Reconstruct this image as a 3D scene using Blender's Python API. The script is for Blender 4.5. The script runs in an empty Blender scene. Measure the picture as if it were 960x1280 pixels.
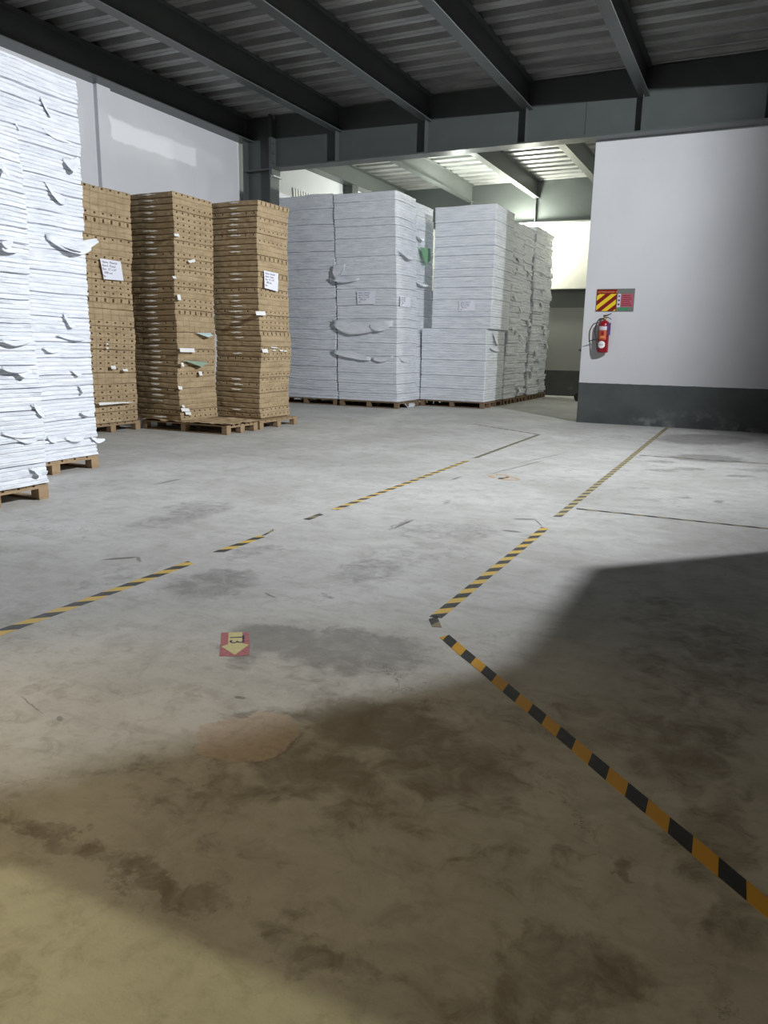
import bpy, bmesh, math, random
from mathutils import Vector, Matrix, noise
import numpy as np
R = random.Random(7)
scn = bpy.context.scene
COL = scn.collection

# ------------------------------------------------------------------ camera
F, PIT, YAW, ROL, H = 951.219, 0.213295658, -0.444970736, 0.0183649692, 1.4
cy, sy, cp, sp = math.cos(YAW), math.sin(YAW), math.cos(PIT), math.sin(PIT)
FWD = Vector((sy*cp, cy*cp, -sp)); r0 = Vector((cy, -sy, 0)); u0 = r0.cross(FWD)
RIGHT = math.cos(ROL)*r0 + math.sin(ROL)*u0
UP = -math.sin(ROL)*r0 + math.cos(ROL)*u0
EYE = Vector((0, 0, H))
cam_d = bpy.data.cameras.new('camera'); cam = bpy.data.objects.new('camera', cam_d); COL.objects.link(cam)
m = Matrix((RIGHT, UP, -FWD)).transposed().to_4x4(); m.translation = EYE; cam.matrix_world = m
cam_d.sensor_fit = 'VERTICAL'; cam_d.sensor_height = 36; cam_d.lens = F*36/1280
cam_d.clip_start = .05; cam_d.clip_end = 100
scn.camera = cam

def ray(x, y): return RIGHT*((x-480)/F) - UP*((y-640)/F) + FWD
def fl(x, y, z=0.): d = ray(x, y); return EYE + d*((z-H)/d.z)
def pY(x, y, Y): d = ray(x, y); return EYE + d*(Y/d.y)
def pX(x, y, X): d = ray(x, y); return EYE + d*(X/d.x)

# ------------------------------------------------------------------ materials
def new_mat(name):
    mt = bpy.data.materials.new(name); mt.use_nodes = True
    nt = mt.node_tree; b = nt.nodes['Principled BSDF']
    return mt, nt, b
def N(nt, typ, **kw):
    n = nt.nodes.new(typ)
    for k, v in kw.items():
        if k in ('operation', 'blend_type', 'noise_dimensions', 'feature', 'data_type', 'attribute_name', 'interpolation_type', 'musgrave_type', 'wave_type', 'bands_direction', 'use_clamp', 'clamp'): setattr(n, k, v)
        else:
            n.inputs[k.replace('_', ' ') if isinstance(k, str) and k.replace('_', ' ') in n.inputs else k].default_value = v
    return n
def math_n(nt, op, a, b=None, c=None, clamp=False):
    n = nt.nodes.new('ShaderNodeMath'); n.operation = op; n.use_clamp = clamp
    for i, v in enumerate((a, b, c)):
        if v is None: continue
        if hasattr(v, 'type') and hasattr(v, 'links'): nt.links.new(v, n.inputs[i])
        else: n.inputs[i].default_value = v
    return n.outputs[0]
def mix_c(nt, fac, a, b, bt='MIX'):
    n = nt.nodes.new('ShaderNodeMix'); n.data_type = 'RGBA'; n.blend_type = bt
    for i, v in ((0, fac), (6, a), (7, b)):
        if hasattr(v, 'links'): nt.links.new(v, n.inputs[i])
        elif i == 0: n.inputs[0].default_value = v
        else: n.inputs[i].default_value = (*v, 1) if len(v) == 3 else v
    return n.outputs[2]
def mrange(nt, v, a, b, c=0., d=1., smooth=True):
    n = nt.nodes.new('ShaderNodeMapRange'); n.interpolation_type = 'SMOOTHSTEP' if smooth else 'LINEAR'
    nt.links.new(v, n.inputs[0])
    for i, x in enumerate((a, b, c, d)): n.inputs[i+1].default_value = x
    return n.outputs[0]
def coords(nt, kind='Object'):
    return nt.nodes.new('ShaderNodeTexCoord').outputs[kind]
def wcoords(nt):
    return nt.nodes.new('ShaderNodeNewGeometry').outputs['Position']
def noise_n(nt, vec, scale, detail=4, rough=.55, dist=0., stretch=None):
    if stretch:
        mp = nt.nodes.new('ShaderNodeMapping'); mp.inputs['Scale'].default_value = stretch
        nt.links.new(vec, mp.inputs[0]); vec = mp.outputs[0]
    n = nt.nodes.new('ShaderNodeTexNoise'); nt.links.new(vec, n.inputs['Vector'])
    n.inputs['Scale'].default_value = scale; n.inputs['Detail'].default_value = detail
    n.inputs['Roughness'].default_value = rough; n.inputs['Distortion'].default_value = dist
    return n.outputs['Fac']
def bump(nt, b, h, strength=.2, dist=.01):
    n = nt.nodes.new('ShaderNodeBump'); n.inputs['Strength'].default_value = strength; n.inputs['Distance'].default_value = dist
    nt.links.new(h, n.inputs['Height']); nt.links.new(n.outputs[0], b.inputs['Normal'])
def simple(name, col, rough=.6, metal=0., var=.12, scale=6., bmp=0., spec=.5):
    mt, nt, b = new_mat(name)
    v = wcoords(nt); f = noise_n(nt, v, scale)
    c = mix_c(nt, f, tuple(x*(1-var) for x in col), tuple(min(1, x*(1+var)) for x in col))
    nt.links.new(c, b.inputs['Base Color'])
    b.inputs['Roughness'].default_value = rough; b.inputs['Metallic'].default_value = metal
    b.inputs['Specular IOR Level'].default_value = spec
    if bmp: bump(nt, b, noise_n(nt, v, scale*8), bmp, .01)
    return mt

M = {}
M['steel'] = simple('painted_steel', (.076, .086, .083), .38, 0, .15, 3, .05)
M['plate'] = simple('galvanised_plate', (.42, .44, .43), .4, .3, .1, 9)
M['wood'] = simple('pallet_wood', (.34, .235, .135), .75, 0, .3, 14, .3)
M['wood_dark'] = simple('old_pallet_wood', (.21, .14, .085), .8, 0, .3, 14, .3)
M['label'] = simple('label_paper', (.82, .83, .92), .6, 0, .02)
M['ink'] = simple('label_ink', (.05, .05, .10), .6, 0, .02)
M['scrap'] = simple('scrap_paper', (.82, .83, .82), .55, 0, .05)
M['blue_scrap'] = simple('pale_blue_paper', (.50, .66, .66), .55, 0, .05)
M['green_scrap'] = simple('dusty_green_paper', (.27, .36, .27), .6, 0, .08)
M['green'] = simple('green_paper', (.20, .40, .24), .55, 0, .08)
M['strap'] = simple('strapping_film', (.92, .90, .85), .22, 0, .1, 30)
M['red'] = simple('extinguisher_red', (.27, .006, .014), .28, 0, .1)
M['black'] = simple('black_rubber', (.018, .018, .018), .5, 0, .1)
M['brass'] = simple('valve_brass', (.48, .33, .12), .35, .8, .1)
M['dark_tag'] = simple('inspection_tag', (.10, .05, .16), .5, 0, .2, 40)
M['sign_red'] = simple('sign_red', (.20, .006, .006), .4, 0, .1)
M['sign_yellow'] = simple('sign_yellow', (.80, .58, .02), .4, 0, .08)
M['sign_orange'] = simple('sign_lettering', (.85, .32, .12), .4, 0, .06)
M['sign_grey'] = simple('sign_grey', (.17, .18, .165), .4, 0, .1)
M['sign_white'] = simple('sign_white', (.62, .60, .68), .4, 0, .06)
M['sign_pink'] = simple('sign_faded_red', (.42, .10, .14), .45, 0, .12, 30)
M['sign_green'] = simple('sign_green', (.05, .26, .12), .4, 0, .1)
M['sign_blue'] = simple('sign_blue', (.12, .12, .36), .4, 0, .1)
M['orange_label'] = simple('instruction_label', (.50, .10, .03), .45, 0, .15, 40)
M['dark_metal'] = simple('dark_metal', (.03, .03, .033), .45, .3, .1)
M['lamp_body'] = simple('lamp_housing', (.2, .2, .21), .5, .2, .1)
M['stk_red'] = simple('sticker_red', (.42, .16, .18), .6, 0, .5, 60)
M['stk_yellow'] = simple('sticker_yellow', (.60, .56, .30), .6, 0, .25, 60)
M['stk_remnant'] = simple('sticker_remnant', (.50, .37, .25), .7, 0, .35, 70)

def deck_material():
    mt, nt, b = new_mat('roof_deck_galvanised')
    v = wcoords(nt)
    f = noise_n(nt, v, 1.3, 5, .6, .3, (.6, 2.2, 1)); g = noise_n(nt, v, 22, 3)
    c = mix_c(nt, mrange(nt, f, .3, .7), (.25, .255, .25), (.46, .465, .45))
    c = mix_c(nt, math_n(nt, 'MULTIPLY', g, .35), c, (.16, .165, .16))
    nt.links.new(c, b.inputs['Base Color']); b.inputs['Metallic'].default_value = .35; b.inputs['Roughness'].default_value = .42
    return mt
M['deck'] = deck_material()

def paper_material():
    mt, nt, b = new_mat('white_board_stack')
    v = wcoords(nt)
    f = noise_n(nt, v, 3.0, 4, .6, 0, (1, 1, 5)); g = noise_n(nt, v, 30, 3, .6, 0, (.35, .35, 2.2))
    c = mix_c(nt, mrange(nt, f, .3, .7), (.67, .70, .755), (.79, .815, .86))
    c = mix_c(nt, mrange(nt, g, .55, .8, 0, .34), c, (.56, .58, .61))
    nt.links.new(c, b.inputs['Base Color']); b.inputs['Roughness'].default_value = .62
    bump(nt, b, noise_n(nt, v, 16, 4, .6, .6, (.5, .5, 3.0)), .55, .025)
    return mt
M['paper'] = paper_material()

def board_material():
    mt, nt, b = new_mat('brown_board_stack')
    v = wcoords(nt)
    f = noise_n(nt, v, 2.5, 4, .6, 0, (1, 1, 4)); g = noise_n(nt, v, 26, 3)
    c = mix_c(nt, mrange(nt, f, .3, .7), (.36, .265, .155), (.46, .35, .21))
    c = mix_c(nt, mrange(nt, g, .55, .8, 0, .3), c, (.22, .15, .09))
    nt.links.new(c, b.inputs['Base Color']); b.inputs['Roughness'].default_value = .75
    bump(nt, b, noise_n(nt, v, 9, 3, .5, .5, (1, 1, 2.2)), .5, .03)
    return mt
M['board'] = board_material()

def wall_material(name, base, dado_z=None, dado=(.10, .113, .117), patch=False, rust=False, lintel=None):
    mt, nt, b = new_mat(name)
    v = wcoords(nt)
    f = noise_n(nt, v, .55, 5, .6); g = noise_n(nt, v, 5, 4, .6, 0, (1, 1, .3))
    c = mix_c(nt, mrange(nt, f, .3, .7), tuple(x*.93 for x in base), base)
    c = mix_c(nt, mrange(nt, g, .6, .85, 0, .16), c, tuple(x*.6 for x in base))
    sep = nt.nodes.new('ShaderNodeSeparateXYZ'); nt.links.new(v, sep.inputs[0])
    X, Y, Z = sep.outputs
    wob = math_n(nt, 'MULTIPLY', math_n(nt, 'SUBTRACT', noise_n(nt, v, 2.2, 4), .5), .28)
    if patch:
        # a band of light painted into the wall colour, ragged ends, high up
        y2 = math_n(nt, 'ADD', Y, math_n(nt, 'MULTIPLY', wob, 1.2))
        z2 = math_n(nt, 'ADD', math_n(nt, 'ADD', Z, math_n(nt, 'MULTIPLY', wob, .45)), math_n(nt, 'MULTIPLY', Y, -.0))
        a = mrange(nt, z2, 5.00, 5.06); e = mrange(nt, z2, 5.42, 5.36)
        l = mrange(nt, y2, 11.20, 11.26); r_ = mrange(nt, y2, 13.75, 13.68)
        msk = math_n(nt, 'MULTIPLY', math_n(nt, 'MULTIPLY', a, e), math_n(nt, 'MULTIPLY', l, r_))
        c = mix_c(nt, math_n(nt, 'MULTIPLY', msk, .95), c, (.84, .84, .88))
    if rust:
        s = noise_n(nt, v, 3.2, 4, .6, 0, (1.2, 1, .12))
        c = mix_c(nt, mrange(nt, s, .60, .74, 0, .55), c, (.62, .47, .20))
    if dado_z:
        st = noise_n(nt, v, 3.0, 6, .65); st2 = noise_n(nt, v, 1.4, 5, .6)
        low = mrange(nt, Z, .45, .02)
        d = mix_c(nt, mrange(nt, st2, .3, .7), tuple(x*.8 for x in dado), tuple(x*1.15 for x in dado))
        d = mix_c(nt, math_n(nt, 'MULTIPLY', mrange(nt, st, .52, .70, 0, .55), low), d, (.26, .27, .275))
        d = mix_c(nt, math_n(nt, 'MULTIPLY', mrange(nt, st, .35, .25, 0, .6), 1.), d, (.05, .055, .057))
        ze = math_n(nt, 'ADD', Z, math_n(nt, 'MULTIPLY', math_n(nt, 'SUBTRACT', noise_n(nt, v, 9, 2), .5), .012))
        c = mix_c(nt, mrange(nt, ze, dado_z-.004, dado_z+.004), d, c)
        # scuffs just above the dado
        k = noise_n(nt, v, 4.5, 5, .7)
        band = math_n(nt, 'MULTIPLY', mrange(nt, Z, .9, 1.1), mrange(nt, Z, 2.3, 1.5))
        c = mix_c(nt, math_n(nt, 'MULTIPLY', mrange(nt, k, .66, .78, 0, .3), band), c, (.3, .3, .3))
    if lintel:
        c = mix_c(nt, math_n(nt, 'MULTIPLY', math_n(nt, 'GREATER_THAN', Z, lintel[0]), math_n(nt, 'LESS_THAN', Z, lintel[1])), c, (.10, .105, .10))
    nt.links.new(c, b.inputs['Base Color']); b.inputs['Roughness'].default_value = .7
    bump(nt, b, noise_n(nt, v, 40, 3), .06, .01)
    return mt
M['wall'] = wall_material('white_painted_wall', (.62, .625, .65), .786, (.072, .080, .080))
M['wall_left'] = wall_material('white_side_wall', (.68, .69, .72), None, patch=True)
M['wall_far'] = wall_material('far_wall_paint', (.25, .25, .235), .786, dado=(.045, .048, .046), lintel=(2.69, 3.4))
M['wall_upper'] = wall_material('far_wall_upper_paint', (.78, .77, .70), None, rust=True)

# floor with stains and brown blotches placed where the photograph shows them
def ell(px, py, rx, ry, slope=0.):
    """pixel ellipse -> world centre and two half axes on the floor"""
    c = fl(px, py); a = fl(px+rx, py+slope*rx) - c; b_ = fl(px, py-ry) - c
    return (c.x, c.y), (a.x, a.y), (b_.x, b_.y)
STAINS = [  # px, py, rx, ry, slope, strength
 (228, 645, 72, 11, -.22, .5), (235, 632, 40, 6, -.1, .4), (140, 722, 75, 11, -.25, .32), (265, 728, 62, 20, -.1, .6),
 (315, 690, 45, 8, -.2, .4), (345, 800, 70, 20, .05, .85), (430, 812, 120, 30, .05, .75), (300, 810, 40, 26, 0, .5),
 (470, 712, 60, 16, -.1, .5), (560, 664, 85, 12, .02, .42), (530, 690, 90, 14, .0, .3), (400, 850, 90, 20, 0, .35),
  (880, 549, 70, 7, .02, .95), (800, 548, 60, 5, .03, .3), (885, 573, 55, 5, .05, .9), (826, 588, 26, 2.2, .05, .6),
 (858, 586, 26, 2.2, .0, .6), (925, 595, 20, 1.6, .0, .7), (896, 627, 12, 1.6, .03, .8), (858, 622, 10, 1.4, .0, .7),
 (827, 577, 26, 2, .04, .6), (796, 610, 20, 2, .05, .4), (948, 588, 30, 3, .05, .5), (700, 600, 40, 4, 0, .25), (120, 605, 70, 5, -.05, .3), (240, 602, 50, 3, -.1, .3),
 (60, 650, 60, 5, 0, .25), (500, 656, 14, 2, -.5, .7), (560, 627, 9, 1.5, -.4, .5), (412, 746, 9, 3, .3, .6), (355, 722, 12, 2, 0, .5),
]
BROWN_BLOTCHES = [(470, 905, 120, 36, .1, .8), (400, 965, 100, 40, .2, .7), (560, 960, 120, 50, .1, .65), (300, 985, 60, 22, .2, .5), (200, 960, 110, 20, -.1, .4),  # brown blotches over the near floor
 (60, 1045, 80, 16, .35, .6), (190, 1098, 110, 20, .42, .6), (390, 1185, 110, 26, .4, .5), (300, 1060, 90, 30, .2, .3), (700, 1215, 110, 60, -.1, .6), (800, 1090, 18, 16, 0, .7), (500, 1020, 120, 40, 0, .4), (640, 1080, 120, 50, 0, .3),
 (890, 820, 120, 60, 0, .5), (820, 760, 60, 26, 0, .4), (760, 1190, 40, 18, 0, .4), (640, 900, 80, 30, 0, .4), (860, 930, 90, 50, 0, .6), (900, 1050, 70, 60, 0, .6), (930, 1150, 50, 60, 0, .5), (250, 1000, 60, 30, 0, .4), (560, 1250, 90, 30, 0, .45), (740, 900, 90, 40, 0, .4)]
SCUFFS = [(150, 698, 26, 1.2, -.08, .8), (174, 699, 4, 3, .6, .6), (338, 744, 8, 1.4, .5, .6), (210, 602, 20, 1.2, -.2, .5), (570, 598, 8, 1., -.3, .6), (650, 583, 40, .8, -.25, .5), (680, 572, 30, .8, -.22, .4),
 (505, 655, 14, 1.3, -.45, .8), (656, 649, 18, .9, .02, .7), (672, 653, 6, 1.2, .9, .7), (640, 664, 14, 1.2, .1, .7), (300, 872, 8, 2, .1, .6), (40, 880, 14, 1.6, .9, .5), (75, 898, 5, 4, 0, .5)]
CRACK = [(575, 768), (592, 768), (606, 777), (640, 780), (652, 787), (662, 797), (671, 812), (672, 822)]
CRACK2 = [(690, 662), (720, 664), (740, 662), (735, 655)]

def floor_material():
    mt, nt, b = new_mat('stained_concrete')
    v = wcoords(nt)
    n1 = noise_n(nt, v, .9, 6, .62, .4); n2 = noise_n(nt, v, 4.5, 6, .65, .5); n3 = noise_n(nt, v, 28, 5, .6); n4 = noise_n(nt, v, 120, 3, .6)
    base = mix_c(nt, mrange(nt, n1, .3, .7), (.435, .43, .41), (.56, .56, .545))
    base = mix_c(nt, mrange(nt, n2, .45, .72, 0, .55), base, (.35, .343, .322))
    base = mix_c(nt, mrange(nt, n2, .40, .24, 0, .5), base, (.60, .595, .575))
    base = mix_c(nt, mrange(nt, n3, .55, .8, 0, .35), base, (.30, .285, .26))
    base = mix_c(nt, mrange(nt, n4, .62, .8, 0, .25), base, (.27, .255, .24))
    n5 = noise_n(nt, v, 7, 5, .65, .8, (.35, 1.3, 1))
    base = mix_c(nt, mrange(nt, n5, .5, .72, 0, .4), base, (.33, .325, .305))
    base = mix_c(nt, mrange(nt, n5, .42, .26, 0, .35), base, (.63, .625, .61))
    n7 = noise_n(nt, v, 13, 6, .7, .4)
    base = mix_c(nt, mrange(nt, n7, .52, .72, 0, .38), base, (.31, .30, .275))
    base = mix_c(nt, mrange(nt, n7, .42, .27, 0, .3), base, (.64, .635, .615))
    # sum of stains
    nv = nt.nodes.new('ShaderNodeTexNoise'); nt.links.new(v, nv.inputs['Vector']); nv.inputs['Scale'].default_value = 3.4; nv.inputs['Detail'].default_value = 6; nv.inputs['Roughness'].default_value = .68
    sub = nt.nodes.new('ShaderNodeVectorMath'); sub.operation = 'SUBTRACT'; nt.links.new(nv.outputs['Color'], sub.inputs[0]); sub.inputs[1].default_value = (.5, .5, .5)
    def lay(stains, warp, soft0, soft1):
        sc = nt.nodes.new('ShaderNodeVectorMath'); sc.operation = 'SCALE'; nt.links.new(sub.outputs[0], sc.inputs[0]); sc.inputs['Scale'].default_value = warp
        ad = nt.nodes.new('ShaderNodeVectorMath'); ad.operation = 'ADD'; nt.links.new(v, ad.inputs[0]); nt.links.new(sc.outputs[0], ad.inputs[1])
        tot = None
        for (px, py, rx, ry, sl, st) in stains:
            c, a, b_ = ell(px, py, rx, ry, sl)
            A = np.linalg.inv(np.array([[a[0], b_[0]], [a[1], b_[1]]]))
            d1 = nt.nodes.new('ShaderNodeVectorMath'); d1.operation = 'DOT_PRODUCT'; nt.links.new(ad.outputs[0], d1.inputs[0]); d1.inputs[1].default_value = (A[0][0], A[0][1], 0)
            d2 = nt.nodes.new('ShaderNodeVectorMath'); d2.operation = 'DOT_PRODUCT'; nt.links.new(ad.outputs[0], d2.inputs[0]); d2.inputs[1].default_value = (A[1][0], A[1][1], 0)
            o = A @ np.array(c)
            e1 = math_n(nt, 'SUBTRACT', d1.outputs['Value'], float(o[0])); e2 = math_n(nt, 'SUBTRACT', d2.outputs['Value'], float(o[1]))
            q = math_n(nt, 'ADD', math_n(nt, 'MULTIPLY', e1, e1), math_n(nt, 'MULTIPLY', e2, e2))
            mk = mrange(nt, q, soft1, soft0, 0, st)
            tot = mk if tot is None else math_n(nt, 'MAXIMUM', tot, mk)
        return tot
    s = lay(STAINS, .34, .25, 1.25)
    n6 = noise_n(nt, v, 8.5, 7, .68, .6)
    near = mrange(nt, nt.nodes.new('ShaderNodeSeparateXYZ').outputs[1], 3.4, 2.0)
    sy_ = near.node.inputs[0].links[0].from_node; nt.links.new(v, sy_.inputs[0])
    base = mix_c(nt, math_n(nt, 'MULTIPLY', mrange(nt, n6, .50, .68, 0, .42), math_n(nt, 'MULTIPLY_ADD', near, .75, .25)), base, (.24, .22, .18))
    def blotch(tot, top=.64):
        d = math_n(nt, 'ADD', tot, math_n(nt, 'MULTIPLY', math_n(nt, 'SUBTRACT', n6, .5), 1.5))
        return math_n(nt, 'MULTIPLY', mrange(nt, d, .08, .85, 0, top), mrange(nt, tot, .03, .3))
    s = blotch(s)
    col = mix_c(nt, s, base, (.175, .172, .162))
    dt = blotch(lay(BROWN_BLOTCHES, .40, .1, 1.5), .70)
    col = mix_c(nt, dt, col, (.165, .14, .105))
    sc = lay(SCUFFS, .05, .3, 1.2)
    col = mix_c(nt, sc, col, (.10, .095, .085))
    # spalled screed patch, browner, with a broken edge
    pt = lay([(305, 922, 64, 30, -.06, 1.), (335, 905, 34, 17, .05, 1.), (265, 920, 26, 18, 0, 1.)], .17, .80, .92)
    pe = lay([(305, 920, 66, 32, -.06, 1.), (335, 903, 36, 19, .05, 1.), (265, 918, 28, 20, 0, 1.)], .17, .90, 1.0)
    col = mix_c(nt, math_n(nt, 'MULTIPLY', math_n(nt, 'MULTIPLY', pe, .5), mrange(nt, n2, .45, .6)), col, (.13, .11, .09))
    pc = mix_c(nt, mrange(nt, n3, .4, .7), (.50, .425, .36), (.40, .34, .285))
    col = mix_c(nt, math_n(nt, 'MULTIPLY', pt, .85), col, pc)
    # hairline cracks
    vo = nt.nodes.new('ShaderNodeTexVoronoi'); vo.feature = 'DISTANCE_TO_EDGE'; vo.inputs['Scale'].default_value = .55
    ad2 = nt.nodes.new('ShaderNodeVectorMath'); ad2.operation = 'ADD'; sc2 = nt.nodes.new('ShaderNodeVectorMath'); sc2.operation = 'SCALE'; sc2.inputs['Scale'].default_value = .7
    nt.links.new(sub.outputs[0], sc2.inputs[0]); nt.links.new(v, ad2.inputs[0]); nt.links.new(sc2.outputs[0], ad2.inputs[1]); nt.links.new(ad2.outputs[0], vo.inputs['Vector'])
    cr = math_n(nt, 'MULTIPLY', mrange(nt, vo.outputs['Distance'], .0035, .0008), mrange(nt, n1, .5, .62))
    col = mix_c(nt, math_n(nt, 'MULTIPLY', cr, .6), col, (.12, .11, .10))
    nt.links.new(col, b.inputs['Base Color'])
    ro = mrange(nt, n2, .3, .7, .62, .82); nt.links.new(ro, b.inputs['Roughness'])
    b.inputs['Specular IOR Level'].default_value = .3
    hgt = math_n(nt, 'ADD', math_n(nt, 'MULTIPLY', n3, .5), math_n(nt, 'MULTIPLY', n4, .25))
    bump(nt, b, math_n(nt, 'ADD', hgt, math_n(nt, 'MULTIPLY', n7, .8)), .22, .012)
    return mt
M['floor'] = floor_material()
M['grey_wall'] = simple('dark_grey_paint', (.10, .10, .095), .7, 0, .1)

def tape_material(name, yel, blk, wear=.5):
    mt, nt, b = new_mat(name)
    uv = coords(nt, 'UV'); sep = nt.nodes.new('ShaderNodeSeparateXYZ'); nt.links.new(uv, sep.inputs[0])
    u = math_n(nt, 'ADD', sep.outputs[0], sep.outputs[1])
    fr = math_n(nt, 'FRACT', math_n(nt, 'DIVIDE', u, .2))
    msk = mrange(nt, fr, .495, .505)
    v = wcoords(nt); g = noise_n(nt, v, 25, 5, .7)
    c = mix_c(nt, msk, blk, yel)
    c = mix_c(nt, mrange(nt, g, .52, .75, 0, wear), c, (.33, .31, .27))
    nt.links.new(c, b.inputs['Base Color']); b.inputs['Roughness'].default_value = .5
    return mt
M['tape'] = tape_material('hazard_tape', (.64, .44, .11), (.055, .058, .06), .35)
M['tape_fresh'] = tape_material('hazard_tape_fresh', (.62, .33, .02), (.022, .024, .025), .12)
M['tape_faded'] = tape_material('hazard_tape_faded', (.44, .36, .16), (.10, .10, .09), .6)
M['tape_dark'] = tape_material('hazard_tape_dark', (.25, .21, .13), (.05, .05, .048), .5)

# ------------------------------------------------------------------ mesh helpers
class MB:
    def __init__(s): s.bm = bmesh.new()
    def box(s, x0, x1, y0, y1, z0, z1, bev=0.):
        r = bmesh.ops.create_cube(s.bm, size=1); vs = r['verts']
        for v in vs:
            v.co = Vector(((x0+x1)/2 + v.co.x*(x1-x0), (y0+y1)/2 + v.co.y*(y1-y0), (z0+z1)/2 + v.co.z*(z1-z0)))
        if bev:
            es = {e for v in vs for e in v.link_edges}
            bmesh.ops.bevel(s.bm, geom=list(es), offset=bev, segments=2, affect='EDGES', profile=.5)
        return s
    def poly(s, pts):
        return s.bm.faces.new([s.bm.verts.new(p) for p in pts])
    def slab(s, pts, h):
        """polygon pts (3d) extruded by vector h"""
        h = Vector(h); a = [s.bm.verts.new(Vector(p)) for p in pts]; b_ = [s.bm.verts.new(Vector(p)+h) for p in pts]
        n = len(a); s.bm.faces.new(a[::-1]); s.bm.faces.new(b_)
        for i in range(n): s.bm.faces.new((a[i], a[(i+1) % n], b_[(i+1) % n], b_[i]))
        return s
    def lathe(s, prof, cx, cy_, seg=24):
        rings = []
        for (r_, z) in prof:
            rings.append([s.bm.verts.new((cx+r_*math.cos(2*math.pi*i/seg), cy_+r_*math.sin(2*math.pi*i/seg), z)) for i in range(seg)])
        for a, b_ in zip(rings, rings[1:]):
            for i in range(seg): s.bm.faces.new((a[i], a[(i+1) % seg], b_[(i+1) % seg], b_[i]))
        s.bm.faces.new(rings[0][::-1]); s.bm.faces.new(rings[-1]); return s
    def tube(s, pts, rad, seg=10):
        pts = [Vector(p) for p in pts]; rings = []
        rad = rad if isinstance(rad, (list, tuple)) else [rad]*len(pts)
        up = Vector((.13, .37, .92))
        for i, p in enumerate(pts):
            t = (pts[min(i+1, len(pts)-1)] - pts[max(i-1, 0)]).normalized()
            a = t.cross(up).normalized(); b_ = t.cross(a)
            rings.append([s.bm.verts.new(p + (a*math.cos(2*math.pi*k/seg) + b_*math.sin(2*math.pi*k/seg))*rad[i]) for k in range(seg)])
        for a, b_ in zip(rings, rings[1:]):
            for k in range(seg): s.bm.faces.new((a[k], a[(k+1) % seg], b_[(k+1) % seg], b_[k]))
        s.bm.faces.new(rings[0][::-1]); s.bm.faces.new(rings[-1]); return s
    def build(s, name, mat, parent=None, smooth=False):
        bmesh.ops.recalc_face_normals(s.bm, faces=s.bm.faces)
        me = bpy.data.meshes.new(name); s.bm.to_mesh(me); s.bm.free()
        if mat: me.materials.append(mat)
        if smooth:
            for p in me.polygons: p.use_smooth = True
        o = bpy.data.objects.new(name, me); COL.objects.link(o)
        if parent:
            o.parent = parent; o.matrix_parent_inverse = parent.matrix_world.inverted() if False else Matrix.Translation(-parent.location)
        return o
def tag(o, label, cat, group=None, kind=None):
    if label: o['label'] = label
    if cat: o['category'] = cat
    if group: o['group'] = group
    if kind: o['kind'] = kind
    return o
def empty(name, loc):
    o = bpy.data.objects.new(name, None); o.location = loc; o.empty_display_size = .2; COL.objects.link(o); return o
def struct(o, label=None, cat=None): return tag(o, label, cat, None, 'structure')
def mesh_obj(name, verts, faces, mat, parent=None, smooth=False):
    me = bpy.data.meshes.new(name); me.from_pydata([tuple(v) for v in verts], [], faces); me.update()
    me.materials.append(mat)
    if smooth:
        for p in me.polygons: p.use_smooth = True
    o = bpy.data.objects.new(name, me); COL.objects.link(o)
    if parent: o.parent = parent; o.matrix_parent_inverse = Matrix.Translation(-parent.location)
    return o
def text_obj(name, body, size, origin, xdir, ydir, mat, parent, spacing=1.0, align='LEFT'):
    cu = bpy.data.curves.new(name, 'FONT'); cu.body = body; cu.size = size; cu.space_line = spacing; cu.align_x = align
    cu.extrude = .0006
    t = bpy.data.objects.new(name+'_tmp', cu); COL.objects.link(t)
    me = bpy.data.meshes.new_from_object(t.evaluated_get(bpy.context.evaluated_depsgraph_get()))
    bpy.data.objects.remove(t); bpy.data.curves.remove(cu)
    xd = Vector(xdir).normalized(); yd = Vector(ydir).normalized(); zd = xd.cross(yd)
    mm = Matrix((xd, yd, zd)).transposed().to_4x4(); mm.translation = Vector(origin)
    me.transform(mm); me.name = name; me.materials.clear(); me.materials.append(mat)
    o = bpy.data.objects.new(name, me); COL.objects.link(o)
    o.parent = parent
    root = parent
    off = Vector((0, 0, 0))
    o.matrix_parent_inverse = Matrix.Translation(-world_loc(parent))
    return o
def world_loc(o):
    p = Vector(o.location)
    while o.parent: 
        p = o.matrix_parent_inverse.translation + p; o = o.parent; p = p + Vector(o.location)
    return p
def child(o, parent):
    o.parent = parent; o.matrix_parent_inverse = Matrix.Translation(-world_loc(parent)); return o

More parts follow.
